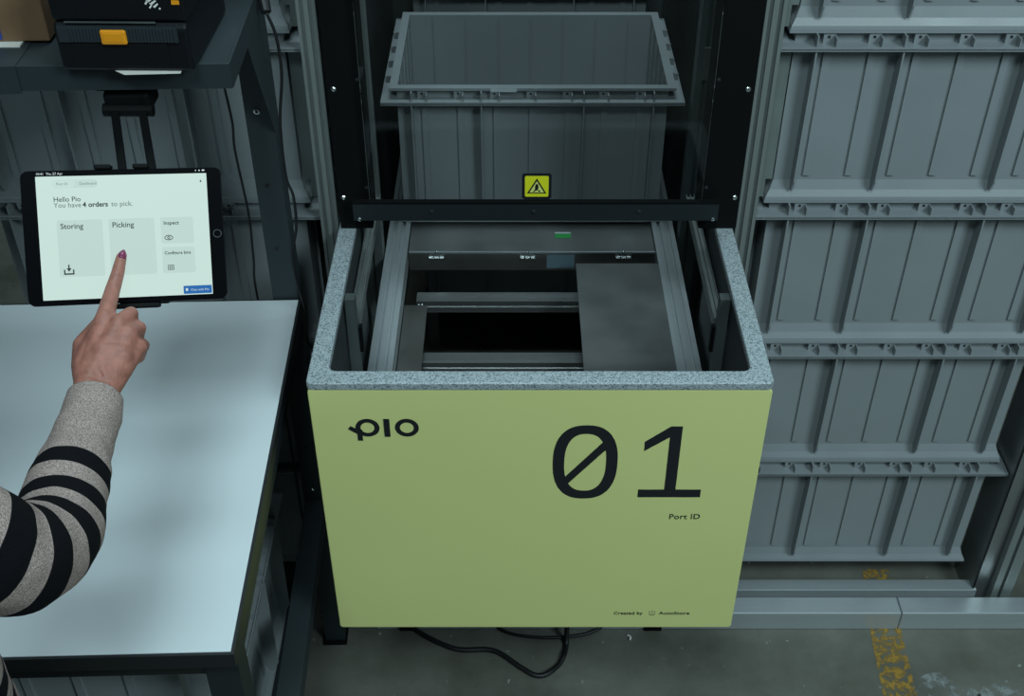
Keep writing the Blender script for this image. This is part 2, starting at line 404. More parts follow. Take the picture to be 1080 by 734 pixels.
for s, xa, xb, lab in ((1, .425, .4525, 'right'), (-1, -.325, -.3565, 'left')):
    b = MB(); b.box((xa, 1.9145, 0), (xb, 1.9175, 2.4))
    for i in (3, 4, 5):
        z = .103 + .334 * i; b.box((xb, 1.9145, z + .040), (xb + s * .030, 1.9175, z + .300 if i < 5 else 2.4)); b.box((xb, 1.9145, z + .002), (xb + s * .0180, 1.9175, z + .040))
    tag(b.build('filler_sheet', M['filler']), 'flat scuffed grey filler sheet between the %s aluminium upright and the bins' % lab, 'sheet metal')
r = empty('corner_upright', (1.14, 1.89, 0), 'broad steel corner upright at the right edge of the photo', 'upright')
b = MB(); b.box((-.035, -.020, 0), (-.030, .09, 2.3)); b.box((-.035, -.020, 0), (.0, -.016, 2.3)); b.build('angle_plate', M['galv'], r, .001)
p = [(.003, -.04), (.018, -.04), (.018, -.03), (.026, -.03), (.026, -.04), (.05, -.04), (.05, .03), (.003, .03)]
b = MB(); b.prism(p, 0, 2.3); b.build('extrusion', M['alu_z'], r)
b = MB(); b.box((-.029, -.014, .0), (.0, .028, .03)); b.build('foot_plate', M['black'], r)

# ------------------------------------------------------------------ door frame: black posts, bar, glass
def door_post(label, X0, X1, s):
    r = empty('door_post', ((X0 + X1) / 2, 1.90, 0), label, 'post', 'black door posts'); hw = (X1 - X0) / 2
    b = MB(); b.box((-hw, -.04, 1.0705), (hw, -.034, 2.4)); b.box((-hw, -.034, 1.0705), (hw, .03, 2.4)); b.build('post_body', M['black'], r, .0015)
    for zz, xx, rr, mm in ((1.351, .012, .0052, 'screw'), (1.137, .010, .0052, 'screw'), (1.369, -.042 + .0, .0032, 'hole'), (1.158, -.042, .0032, 'hole')):
        x = (hw - xx) * s if xx > 0 else (-hw + .006) * s
        b = MB(); b.dome((x, -.040, zz), (0, -1, 0), rr, .003, mm, 14)
        if mm == 'hole': b.ring([(x + rr * 1.25 * math.cos(a), rr * 1.25 * math.sin(a)) for a in [2 * PI * i / 12 for i in range(12)]], [(x + rr * math.cos(a), rr * math.sin(a)) for a in [2 * PI * i / 12 for i in range(12)]], 0, .001, 'charcoal', Matrix.Translation((0, -.040, zz)) @ Matrix.Rotation(PI / 2, 4, 'X') )
        b.build('screw', None, r, smooth=False)
    return r
door_post('black steel door post on the left side of the glass', -.3175, -.2575, -1)
door_post('black steel door post on the right side of the glass', .3455, .4160, 1)
r = empty('glass_door', (.044, 1.85, 1.1), 'sliding glass safety door with charcoal bottom bar above the port', 'door')
b = MB(); b.box((-.333, -.014, .002), (.331, -.003, .041)); b.build('bottom_bar', M['charcoal'], r, .0015)
b = MB(); b.box((-.333, -.0145, .0375), (.331, -.003, .0415)); b.build('bar_lip', M['black'], r)
for x in (-.190, -.005, .186):
    b = MB(); b.dome((x, -.0143, .022), (0, -1, 0), .0045, .002, 'hole', 12); b.build('screw', None, r)
for x in (-.322, .322):
    b = MB(); b.dome((x, -.0143, .006), (0, -1, 0), .004, .003, 'screw', 12); b.build('screw', None, r)
b = MB(); b.box((-.302, -.003, .004), (.300, .002, 1.28)); b.build('glass_pane', M['glass'], r)
st = MB(); st.prism(rrect(-.0265, -.0265, .0265, .0265, .005), 0, .0004); so = st.build('warning_sticker', M['ink'], r)
so.location = (.0005, -.0031, .0685); so.rotation_euler = (PI / 2, 0, 0)
b = MB(); b.prism(rrect(-.0213, -.0213, .0213, .0213, .003), .0004, .0006); b.build('yellow_field', M['stick_y'], so)
b = MB(); b.prism([(-.0175, -.0145), (.0175, -.0145), (0, .0165)], .0006, .0008); b.build('triangle_outline', M['ink'], so)
b = MB(); b.prism([(-.0130, -.0122), (.0130, -.0122), (0, .0108)], .0008, .0010); b.build('triangle_field', M['stick_l'], so)
b = MB(); b.prism([(-.0035, -.007), (.001, -.0085), (.0032, -.004), (.003, .002), (.0012, .0055), (-.0012, .0055), (-.003, .001)], .0010, .0012)
b.prism([(-.0080, -.0108), (-.004, -.0108), (-.001, -.008), (-.003, -.007)], .0010, .0012); b.prism([(.002, -.0085), (.004, -.0108), (.0075, -.0108), (.0045, -.007)], .0010, .0012); b.build('hand_pictogram', M['ink'], so)

# enclosure behind the glass
for X, lab in ((-.352, 'left'), (.436, 'right')):
    b = MB(); b.box((X, 1.96, 0), (X + .006, 3.309, 2.2)); tag(b.build('enclosure_panel', M['panel']), 'dark enclosure panel behind the glass on the %s' % lab, 'panel')
b = MB(); b.box((-.352, 3.31, 0), (.442, 3.316, 2.2)); tag(b.build('enclosure_panel', M['panel']), 'dark back panel of the cell, furthest behind the glass door', 'panel')
def inner_upright(label, x0, x1, y0, y1, mm='alu_z'):
    r = empty('inner_upright', (0, 0, 0), label, 'upright', 'uprights behind the glass'); r.location = ((x0 + x1) / 2, y0, 0)
    hw = (x1 - x0) / 2; b = MB(); p = [(-hw, 0), (-.006, 0), (-.006, .008), (.0, .008), (.0, 0), (hw, 0), (hw, y1 - y0), (-hw, y1 - y0)]
    b.prism(p, 0, 2.3); b.build('extrusion', M[mm], r)
    b = MB(); b.box((-.008, -.006, 1.19), (.006, .0, 1.26)); b.build('bracket', M['galv'], r)
inner_upright('slotted aluminium upright behind the glass on the left', -.322, -.284, 2.17, 2.21)
inner_upright('dark slotted upright behind the glass on the right', .376, .416, 2.24, 2.28, 'sheet')

# ------------------------------------------------------------------ picking port
CX = .044
port = empty('picking_port', (CX, 1.635, 0), 'lime green picking port numbered 01 with speckled grey rim', 'picking port')
def pl(v): return (v[0] - CX, v[1] - 1.635, v[2])
def pbox(name, a, b_, m, parent=None, bevel=0):
    q = MB(); q.box(pl(a), pl(b_)); return q.build(name, M[m], parent or port, bevel)
PX0, PX1, PY0, PY1, PZ = -.3225, .4105, 1.412, 1.935, 1.070
fp = MB(); fp.prism(rrect(PX0 + .001 - CX, .474, PX1 - .001 - CX, PZ - .0145, .006), 0, .016, T=Matrix.Translation((0, PY0 + .0175 - 1.635, 0)) @ Matrix.Rotation(PI / 2, 4, 'X'))
front = fp.build('front_panel', M['yellow'], port, .0015)
FY = PY0 + .0015 - 1.635          # plane of the panel face, local
ov, tk, ri = .0, .032, .014
def arc(cx, cy, r, a0, a1, n=6): return [(cx + r * math.cos(R(a0 + (a1 - a0) * i / n)), cy + r * math.sin(R(a0 + (a1 - a0) * i / n))) for i in range(n + 1)]
x0, x1, y0, y1 = PX0 - CX, PX1 - CX, PY0 - 1.635, PY1 - 1.635
U = arc(x0 + .010, y0 + .010, .010, 180, 270) + arc(x1 - .010, y0 + .010, .010, 270, 360) + arc(x1 - .004, y1 - .004, .004, 0, 90) + arc(x1 - tk + .004, y1 - .004, .004, 90, 180) \
    + arc(x1 - tk - ri, y0 + tk + ri, ri, 0, -90) + arc(x0 + tk + ri, y0 + tk + ri, ri, 270, 180) + arc(x0 + tk - .004, y1 - .004, .004, 0, 90) + arc(x0 + .004, y1 - .004, .004, 90, 180)
b = MB(); b.prism(U, PZ - .0145, PZ); rim = b.build('counter_rim', M['speckle'], port, .0025, seg=3)
for s, xa, xb in (('l', PX0 + .002, PX0 + tk - .003), ('r', PX1 - tk + .003, PX1 - .002)):
    pbox('side_panel', (xa, 1.4285, .476), (xb, 1.932, PZ - .0145), 'panel')
pbox('inner_front_panel', (PX0 + tk - .003, 1.4285, .476), (PX1 - tk + .003, 1.434, PZ - .0145), 'panel')
pbox('bottom_panel', (PX0 + tk, 1.434, .476), (PX1 - tk, 1.855, .482), 'black')
# slotted rails running into the cell, the bin glides on them
def slot_rail(name, x0, x1, y0, y1, z0, z1, m='alu'):
    g = .004; hx = (x0 + x1) / 2
    xs = [x0, x0 + (x1 - x0) * .3 - g, x0 + (x1 - x0) * .3 + g, x0 + (x1 - x0) * .7 - g, x0 + (x1 - x0) * .7 + g, x1]
    p = [(x0, z0), (x1, z0), (x1, z1), (xs[4], z1), (xs[4], z1 - .007), (xs[3], z1 - .007), (xs[3], z1), (xs[2], z1), (xs[2], z1 - .007), (xs[1], z1 - .007), (xs[1], z1), (x0, z1)]
    v = [pl((x, y0, z)) for x, z in p] + [pl((x, y1, z)) for x, z in p]; n = len(p)
    q = MB(); q.add(v, [tuple(range(n)), tuple(range(2 * n - 1, n - 1, -1))] + [((i + 1) % n, i, n + i, n + (i + 1) % n) for i in range(n)]); return q.build(name, M[m], port)
slot_rail('bin_rail', -.281, -.233, 1.44, 2.80, .752, .7995)
slot_rail('bin_rail', .321, .369, 1.44, 2.80, .752, .7995)
for x0_, x1_ in ((-.290, -.273), (.361, .378)):
    pbox('inner_upright', (x0_, 1.655, .80), (x1_, 1.675, 1.055), 'sheet')
    slot_rail('upper_rail', x0_ , x1_ , 1.70, 2.12, .965, .990, 'alu_z')
    s = 1 if x0_ < 0 else -1
    xe = x1_ if s > 0 else x0_
    pbox('latch', (xe, 1.668, .93), (xe + s * .006, 1.680, .985), 'black')
# hinged shelf at the back of the opening
sh = pbox('rear_shelf', (-.231, 2.207, .786), (.319, 2.40, .790), 'galv')
b = MB(); b.box((0, 0, 0), (.036, .018, .0006)); g = b.build('green_label', M['green'], sh); g.location = pl((.098, 2.262, .7902))
b = MB(); b.box((0, .018, 0), (.036, .024, .0008)); g2 = b.build('label_strip', M['pale_label'], g)
fs = pbox('fascia', (-.231, 2.204, .742), (.319, 2.207, .789), 'steel')
b = MB(); b.box((-.274, .567, .788), (.276, .571, .7915)); b.build('shelf_edge', M['alu'], port)
for x in (-.169, .035, .249):
    h = empty_h = MB(); h.box((-.016, -.003, -.012), (.016, -.0005, .0)); hb = h.build('hinge', M['galv'], fs); hb.location = pl((x, 2.204, .787))
    for dx in (-.012, 0.0, .012):
        q = MB(); q.cyl((dx - .0045, -.005, -.009), (dx + .0045, -.005, -.009), .0028, 'screw', 10); q.build('knuckle', None, hb)
    q = MB(); q.dome((0, -.001, .004), (0, -.3, 1), .003, .003, 'screw', 10); q.build('screw', None, hb)
b = MB(); b.box((0, -.0008, 0), (.062, 0, .036)); g = b.build('blue_label', M['bluelabel'], fs); g.location = pl((.078, 2.2038, .748))
cp = pbox('cover_plate', (.140, 1.45, .793), (.321, 2.150, .7965), 'galv')
cp['label'] = 'flat steel cover plate on the right side of the opening'
pbox('side_bracket', (-.231, 1.45, .752), (-.182, 2.05, .756), 'steel')
for yy, zz in ((2.10, .70), (1.885, .70)):
    q = MB(); p = [(yy, zz), (yy, zz + .012), (yy + .004, zz + .012), (yy + .004, zz + .018), (yy, zz + .018), (yy, zz + .03), (yy + .034, zz + .03), (yy + .034, zz)]
    v = [pl((-.21, a, c)) for a, c in p] + [pl((.33, a, c)) for a, c in p]; n = len(p)
    q.add(v, [tuple(range(n)), tuple(range(2 * n - 1, n - 1, -1))] + [((i + 1) % n, i, n + i, n + (i + 1) % n) for i in range(n)]); q.build('cross_bar', M['bar'], port)
    for dx in (-.205, -.198):
        q = MB(); q.dome(pl((dx, yy - .001, zz + .02)), (0, -1, .3), .003, .002, 'screw', 10); q.build('screw', None, port)
for x in (-.245, .333):
    pbox('support_leg', (x - .02, 1.78, 0), (x + .02, 1.82, .476), 'black')
# print on the front panel
def ink(name, polys, m='ink', parent=front):
    q = MB()
    for p in polys: q.prism(p, 0, .0004, T=Matrix.Translation((-CX, FY - .0001, 0)) @ Matrix.Rotation(PI / 2, 4, 'X'))
    return q.build(name, M[m], parent)
def inkring(q, cx, cz, a, b_, ai, bi, e=2.0, n=64, slant=0.0):
    def se(A, B): 
        out = []
        for i in range(n):
            t = 2 * PI * i / n; c_, s_ = math.cos(t), math.sin(t)
            x = A * math.copysign(abs(c_) ** (2 / e), c_); z = B * math.copysign(abs(s_) ** (2 / e), s_)
            out.append((cx + x + slant * z, cz + z))
        return out
    q.ring(se(a, b_), se(ai, bi), 0, .0004, T=Matrix.Translation((-CX, FY - .0001, 0)) @ Matrix.Rotation(PI / 2, 4, 'X'))
q = MB(); inkring(q, .1206, .8985, .0535, .083, .0345, .0645, 2.45)
q.prism([(.0850, .862), (.0935, .851), (.1580, .934), (.1500, .947)], 0, .0006, T=Matrix.Translation((-CX, FY - .0001, 0)) @ Matrix.Rotation(PI / 2, 4, 'X'))
q.build('digit_zero', M['ink'], front)
ink('digit_one', [[(.2122, .8185), (.3180, .8185), (.3180, .8365), (.2122, .8365)], [(.2560, .8360), (.2750, .8360), (.2750, .9790), (.2560, .9790)],
                  [(.2160, .9250), (.2562, .9560), (.2562, .9790), (.2160, .9455)]])
q = MB(); inkring(q, -.2325, .9763, .0193, .0190, .0112, .0112, 2.0)
for kk, p in enumerate(([(-.2500, .9484), (-.2415, .9484), (-.2415, .9720), (-.2500, .9720)], [(-.2642, .9735), (-.2480, .9620), (-.2440, .9690), (-.2596, .9799)],
          [(-.2060, .9575), (-.1965, .9575), (-.1965, .9950), (-.2060, .9950)])):
    q.prism(p, 0, .0006 + .0002 * kk, T=Matrix.Translation((-CX, FY - .0001, 0)) @ Matrix.Rotation(PI / 2, 4, 'X'))
inkring(q, -.1692, .9763, .0192, .0190, .0112, .0112)
q.build('logo', M['ink'], front)
text('port_label', 'Port ID', .0172, M['ink'], front, FRONT(.2690 - CX, FY - .0002, .7655), bold=.0002, sx=.98, spacing=1.05)
text('maker_text', 'Created by', .0112, M['ink'], front, FRONT(.1880 - CX, FY - .0002, .5115), bold=.0002, spacing=1.05)
text('maker_name', 'AutoStore', .0112, M['ink'], front, FRONT(.2720 - CX, FY - .0002, .5115), bold=.0002, sx=1.12, spacing=1.06)
q = MB()
for dx, dz in ((0, .0058), (.0055, .0035), (.0048, -.003), (0, -.0002), (-.0048, -.003), (-.0055, .0035), (.0022, -.0055), (-.0022, -.0055)):
    c_ = (.2590 + dx * .9, .5155 + dz); q.prism([(c_[0] + .00125 * math.cos(PI / 4 * i), c_[1] + .00125 * math.sin(PI / 4 * i)) for i in range(8)], 0, .0004, T=Matrix.Translation((-CX, FY - .0001, 0)) @ Matrix.Rotation(PI / 2, 4, 'X'))
q.build('maker_mark', M['ink'], front)

def spline(pts, k=10):
    P_ = [Vector(p) for p in pts]; P_ = [P_[0]] + P_ + [P_[-1]]; out = []
    for i in range(1, len(P_) - 2):
        for j in range(k):
            t = j / k; a, b_, c_, d_ = P_[i - 1:i + 3]
            out.append(.5 * ((2 * b_) + (c_ - a) * t + (2 * a - 5 * b_ + 4 * c_ - d_) * t * t + (3 * b_ - a - 3 * c_ + d_) * t ** 3))
    out.append(P_[-2]); return out
b = MB(); b.tube(spline([(-.27, 1.83, .006), (-.223, 1.775, .006), (-.132, 1.724, .006), (-.044, 1.719, .006), (.020, 1.672, .006), (.055, 1.650, .006), (.085, 1.658, .006), (.118, 1.700, .006), (.128, 1.76, .05), (.12, 1.78, .47)]), .0062)
tag(b.build('power_cable', M['cable'], smooth=True), 'thick black cable looping on the floor under the port', 'cable')
b = MB(); b.tube(spline([(-.06, 1.81, .005), (-.011, 1.772, .005), (.067, 1.757, .005), (.15, 1.762, .005), (.20, 1.78, .005), (.26, 1.83, .005)]), .004)
tag(b.build('thin_cable', M['cable'], smooth=True), 'thin black cable on the floor just under the port edge', 'cable')
b = MB(); b.tube(spline([(.272, 1.765, .003), (.278, 1.76, .004), (.276, 1.752, .003)]), .0025); tag(b.build('cable_tie', M['paper'], smooth=True), 'small white cable tie on the floor below the port', 'cable tie')

# ------------------------------------------------------------------ workbench
TH = R(1.7)
bench = empty('workbench', (-.390, 1.75, 0), 'workbench with white top, blue grey steel frame and upper shelf', 'workbench', rz=TH)
def bbox(name, a, b_, m, bevel=.001, parent=None):
    q = MB(); q.box(a, b_); return q.build(name, M[m], parent or bench, bevel)
bbox('desktop', (-1.5, -.786, .966), (0, -.004, .990), 'desk', .0012)
b = MB(); b.ring([(-1.5045, -.7905), (.0045, -.7905), (.0045, 0), (-1.5045, 0)], [(-1.5, -.786), (0, -.786), (0, -.0045), (-1.5, -.0045)], .962, .9885); b.build('edge_band', M['edge'], bench)
for x in (-1.45, -.046):
    q = MB()                                    # rear upright: open channel
    q.box((x, .0, 0), (x + .046, .004, 2.1)); q.box((x, .004, 0), (x + .004, .045, 2.1)); q.box((x + .042, .004, 0), (x + .046, .045, 2.1))
    up = q.build('rear_upright', M['bench'], bench, .0008)
    for zz, rr, mm in ((1.366, .0062, 'screw'), (1.227, .0035, 'hole'), (1.10, .0035, 'hole'), (.5, .0045, 'screw'), (.35, .0045, 'screw'), (.62, .0035, 'hole')):
        q = MB(); q.dome((x + .020, .0, zz), (0, -1, 0), rr, .003, mm, 14)
        if mm == 'screw': q.dome((x + .020, -.0032, zz), (0, -1, 0), rr * .45, .0008, 'hole', 6)
        q.build('screw', None, up)
    q = MB(); q.box((x - .004, -.01, 0), (x + .05, .055, .006)); q.build('foot_plate', M['black'], up)
    q = MB()                                    # gusset between shelf and upright
    xg = x + .046
    vv = []
    for xx in (xg, xg + .003): vv += [(xx, -.13, 1.540), (xx, .004, 1.540), (xx, .004, 1.33), (xx, -.004, 1.33)]
    q.add(vv, [(0, 1, 2, 3), (7, 6, 5, 4), (0, 4, 5, 1), (1, 5, 6, 2), (2, 6, 7, 3), (3, 7, 4, 0)]); q.build('gusset', M['bench'], bench)
    bbox('front_leg', (x, -.770, 0), (x + .046, -.724, .960), 'charcoal')
    bbox('stretcher', (x + .002, -.724, .425), (x + .044, -.0, .470), 'bench')
    bbox('top_rail', (x + .002, -.724, .915), (x + .044, -.0, .960), 'charcoal')
bbox('front_rail', (-1.404, -.765, .915), (-.046, -.730, .961), 'edge')
bbox('rear_rail', (-1.404, .002, .80), (-.046, .040, .86), 'charcoal')
bbox('lower_shelf', (-1.41, -.722, .205), (-.048, -.01, .2295), 'charcoal')
bbox('upper_shelf', (-1.48, -.276, 1.572), (.004, .06, 1.576), 'bench', .0008)
bbox('shelf_front_lip', (-1.48, -.279, 1.540), (.004, -.275, 1.5765), 'bench', .0008)
bbox('shelf_side_lip', (.001, -.275, 1.540), (.005, .06, 1.5768), 'bench', .0008)
bk = bbox('shelf_bracket', (-.335, -.2825, 1.5375), (-.278, -.2795, 1.577), 'bench', .0006)
q = MB(); q.box((-.335, -.2825, 1.5762), (-.278, -.20, 1.5775)); q.build('bracket_flange', M['bench'], bk)
q = MB(); q.dome((-.305, -.2825, 1.557), (0, -1, 0), .003, .001, 'hole', 10); q.build('screw', None, bk)

# thin cables hanging beside the bench upright
b = MB(); b.tube(spline([(-.462, 1.72, 1.532), (-.468, 1.77, 1.40), (-.4656, 1.775, 1.331), (-.4686, 1.775, 1.278), (-.463, 1.775, 1.156), (-.467, 1.775, 1.06), (-.471, 1.775, .972), (-.475, 1.86, .60), (-.475, 1.86, .012)]), .0022)
# (its upper end is hidden behind the shelf lip)
tag(b.build('hanging_cable', M['cable'], smooth=True), 'thin black cable hanging from the shelf left of the bench upright', 'cable')
r = empty('mains_cable', (-.36, 1.70, 0), 'black cord with a plug running down right of the bench upright', 'cable')
b = MB(); b.tube([Vector(p) - Vector((-.36, 1.70, 0)) for p in spline([(-.368, 1.70, 1.553), (-.358, 1.70, 1.515), (-.357, 1.70, 1.454), (-.3695, 1.70, 1.37), (-.372, 1.70, 1.275), (-.364, 1.70, 1.235), (-.366, 1.70, 1.174), (-.379, 1.70, 1.12), (-.377, 1.70, 1.056), (-.369, 1.70, .994), (-.3735, 1.70, .93), (-.368, 1.78, .80), (-.372, 1.82, .5), (-.380, 1.83, .01)])], .0025); b.build('cord', M['cable'], r, smooth=True)
b = MB(); b.cyl((-.018, .03, 1.585), (-.008, .0, 1.553), .010, 'cable', 12, .008); b.build('plug', None, r, .002)

# ------------------------------------------------------------------ label printer
LT = R(-1.0)
pr = empty('label_printer', (-.4945, 1.5475, 1.577), 'black desktop label printer with an amber latch on the upper shelf', 'printer', rz=LT)
def vprism(q, prof, x0, x1, m):      # profile in (y, z), extruded along x
    n = len(prof); v = [(x0, y, z) for y, z in prof] + [(x1, y, z) for y, z in prof]
    q.add(v, [tuple(range(n - 1, -1, -1)), tuple(range(n, 2 * n))] + [(i, (i + 1) % n, n + (i + 1) % n, n + i) for i in range(n)], m)
q = MB(); vprism(q, [(-.102, .0006), (.10, .0006), (.10, .067), (-.098, .067), (-.104, .060), (-.104, .006)][::-1], -.094, .079, 'prn'); q.build('lower_body', None, pr, .006)
q = MB(); vprism(q, [(-.100, .0685), (.10, .0685), (.10, .135), (.08, .16), (-.03, .162), (-.088, .130), (-.104, .100), (-.104, .073)][::-1], -.092, .081, 'prn'); up = q.build('lid', None, pr, .006)
q = MB()
for i in range(32):
    x = -.072 + i * .0043; q.box((x, -.1085, .043), (x + .0036, -.1, .0615), 'prn_band')
q.box((-.0885, -.1070, .042), (.0665, -.1, .0630), 'prn_band'); q.build('ribbed_grip', None, pr, .0006)
q = MB(); q.box((-.0325, -.1115, .0405), (.0010, -.104, .0600)); la = q.build('latch', M['orange'], pr, .0025)
q = MB(); q.box((-.0285, -.1120, .045), (-.003, -.1110, .0565)); q.build('latch_recess', M['orange'], la, .001)
q = MB(); q.box((-.0735, -.1055, .008), (.050, -.103, .0400)); q.build('front_door', M['prn'], pr, .002)
q = MB(); q.box((-.0775, -.1045, .0672), (.040, -.1025, .0690)); q.build('lid_seam', M['sheet'], pr)
q = MB(); q.box((.0655, -.1046, .0925), (.0755, -.1030, .098)); q.build('amber_mark', M['orange'], pr)
q = MB()
for k, (x, z, l) in enumerate((a_ + .007, b__ + .0085, c__) for a_, b__, c__ in ((.022, .092, .008), (.026, .0885, .011), (.030, .085, .010), (.034, .081, .008), (.024, .085, .006), (.029, .080, .005))):
    q.add([(x, -.1046, z), (x + l * .35, -.1046, z - .0016), (x + l, -.1046, z + .0035), (x + l * .8, -.1046, z + .0048)], [(0, 1, 2, 3)], 'paper')
q.prism([(.0495 + .0013 * math.cos(PI / 4 * i), .0870 + .0013 * math.sin(PI / 4 * i)) for i in range(8)], 0, .0006, 'paper', Matrix.Translation((0, -.1040, 0)) @ Matrix.Rotation(PI / 2, 4, 'X'))
q.build('maker_mark', None, pr)
b = MB(); b.add([(-.508, 1.4360, 1.5770), (-.435, 1.4400, 1.5770), (-.44, 1.52, 1.5775), (-.53, 1.52, 1.5775), (-.523, 1.448, 1.5770)] + [(-.508, 1.4360, 1.5766), (-.435, 1.4400, 1.5766), (-.44, 1.52, 1.577), (-.53, 1.52, 1.577), (-.523, 1.448, 1.5766)],
    [(0, 1, 2, 3, 4), (9, 8, 7, 6, 5), (0, 5, 6, 1), (1, 6, 7, 2), (2, 7, 8, 3), (3, 8, 9, 4), (4, 9, 5, 0)])
tag(b.build('label_strip', M['paper']), 'loose strip of white labels under the printer on the shelf', 'paper')
# cardboard box
cb = empty('cardboard_box', (-.735, 1.640, 1.580), 'brown cardboard box beside the printer on the upper shelf', 'box', rz=R(1.5))
q = MB(); q.box((-.15, -.108, 0), (.098, .10, .16)); q.build('carton', M['card'], cb, .002)
q = MB(); q.box((-.15, -.1095, .070), (.098, -.108, .0712)); q.build('flap_edge', M['card'], cb)
q = MB(); q.box((-.15, -.1092, .004), (.034, -.1082, .020)); lbb = q.build('printed_corner', M['blue'], cb)
q = MB(); q.box((-.88, 1.520, 1.5775), (-.672, 1.6, 1.5798)); tag(q.build('paper_sheet', M['paper']), 'white paper sheet under the cardboard box', 'paper')

# ------------------------------------------------------------------ tablet
Rt = Matrix.Rotation(R(10.797), 4, 'Z') @ Matrix.Rotation(R(4.606), 4, 'Y') @ Matrix.Rotation(R(-33.812), 4, 'X')
TM = Matrix.Translation((-.5044, 1.3006, 1.4134)) @ Rt
tab = empty('tablet', (-.5044, 1.3006, 1.4134), 'black tablet showing a picking app, on an arm above the bench', 'tablet')
tab.rotation_euler = Rt.to_euler()
UP = Matrix.Rotation(PI / 2, 4, 'X')      # tablet-local: plane x,z facing -y
def tflat(name, pts, d0, d1, m, parent=tab, bevel=0):
    q = MB(); q.prism(pts, d0, d1, T=UP); return q.build(name, M[m], parent, bevel)   # d = distance towards the viewer
tflat('case', rrect(-.1253, -.0870, .1253, .0870, .010, 7), -.0075, 0, 'bezel', bevel=.0012)
scr = tflat('screen', rrect(-.1065, -.0795, .1065, .0795, .0005, 1), 0, .0003, 'screen')
def sx(u): return -.1065 + .213 * u
def sz(v): return .0795 - .159 * v
# the screen's own layout, as fractions of its width and height
def tile(name, u0, v0, u1, v1, r_=.003, m='tile', d=(.0003, .00045)):
    return tflat(name, rrect(sx(u0), sz(v1), sx(u1), sz(v0), r_), d[0], d[1], m, scr)
tile('storing_tile', .105, .355, .370, .815)
tile('picking_tile', .405, .355, .675, .815)
tile('inspect_tile', .710, .355, .905, .570)
tile('configure_tile', .710, .600, .905, .815)
tile('tab_pill', .095, .030, .355, .095, .0048, 'tile'); tile('active_pill', .098, .034, .225, .091, .0042, 'pill', (.00045, .0006))
tile('blue_button', .825, .925, .995, .992, .001, 'scr_blue')
def stext(name, s_, u, v, size, m='scr_ink', sx_=1.0, bold=.0):
    return text(name, s_, size, M[m], scr, Matrix.Translation((sx(u), -.0007, sz(v))) @ UP, extrude=.00008, sx=sx_, bold=bold)
stext('greeting_text', 'Hello Pio', .095, .205, .0090, bold=.00005)
stext('orders_text', 'You have', .095, .252, .0090, 'scr_grey', bold=.00005); stext('orders_text', '4 orders', .262, .252, .0090, bold=.00025); stext('orders_text', 'to pick.', .428, .252, .0090, 'scr_grey', bold=.00005)
stext('storing_text', 'Storing', .125, .425, .0098, bold=.0001); stext('picking_text', 'Picking', .425, .425, .0098, bold=.0001)
stext('inspect_text', 'Inspect', .728, .415, .0068, bold=.0001); stext('configure_text', 'Configure bins', .724, .660, .0057, bold=.0001)
stext('pill_text', 'Port 01', .118, .072, .0048, 'scr_grey'); stext('pill_text', 'Dashboard', .250, .072, .0048, 'scr_grey')
stext('button_text', 'Chat with Pio', .868, .968, .0042, 'scr_white'); stext('status_text', '10:41  Thu 27 Apr', .004, -.012, .0044, 'scr_white')
def sink(name, polys, m='scr_ink'):
    q = MB()
    for p in polys: q.prism([(sx(u), sz(v)) for u, v in p][::-1], .00045, .0007, T=UP)
    return q.build(name, M[m], scr)
sink('storing_icon', [[(.130, .755), (.138, .755), (.138, .795), (.130, .795)], [(.182, .755), (.190, .755), (.190, .795), (.182, .795)], [(.130, .785), (.190, .785), (.190, .797), (.130, .797)],
                      [(.156, .715), (.164, .715), (.164, .768), (.156, .768)], [(.145, .745), (.175, .745), (.160, .772)]])
q = MB()
for a, b_, ai, bi in ((.0055, .0034, .0046, .0024), (.0019, .0019, .0010, .0010)):
    n_ = 20; c0 = (sx(.755), sz(.522))
    q.ring([(c0[0] + a * math.cos(2 * PI * i / n_), c0[1] + b_ * math.sin(2 * PI * i / n_)) for i in range(n_)], [(c0[0] + ai * math.cos(2 * PI * i / n_), c0[1] + bi * math.sin(2 * PI * i / n_)) for i in range(n_)], .00045, .0007, T=UP)
q.build('eye_icon', M['scr_ink'], scr)
sink('grid_icon', [[(.740, .748 + k * .0175), (.775, .748 + k * .0175), (.775, .752 + k * .0175), (.740, .752 + k * .0175)] for k in range(3)] + [[(.740 + k * .0112, .746), (.7430 + k * .0112, .746), (.7430 + k * .0112, .790), (.740 + k * .0112, .790)] for k in range(4)])
sink('bell_icon', [[(.958, .072), (.970, .072), (.964, .050)]]); sink('battery_icon', [[(.975, -.030), (.990, -.030), (.990, -.018), (.975, -.018)], [(.955, -.028), (.963, -.028), (.963, -.018), (.955, -.018)], [(.935, -.028), (.940, -.028), (.940, -.018), (.935, -.018)]], 'scr_white')
sink('button_icon', [[(.838, .945), (.852, .945), (.852, .968), (.838, .968)]], 'scr_white')
q = MB(); n_ = 24; q.ring([(.1165 + .0052 * math.cos(2 * PI * i / n_), .0052 * math.sin(2 * PI * i / n_)) for i in range(n_)], [(.1165 + .0047 * math.cos(2 * PI * i / n_), .0047 * math.sin(2 * PI * i / n_)) for i in range(n_)], 0, .0003, T=UP); q.build('home_button', M['sheet'], tab)
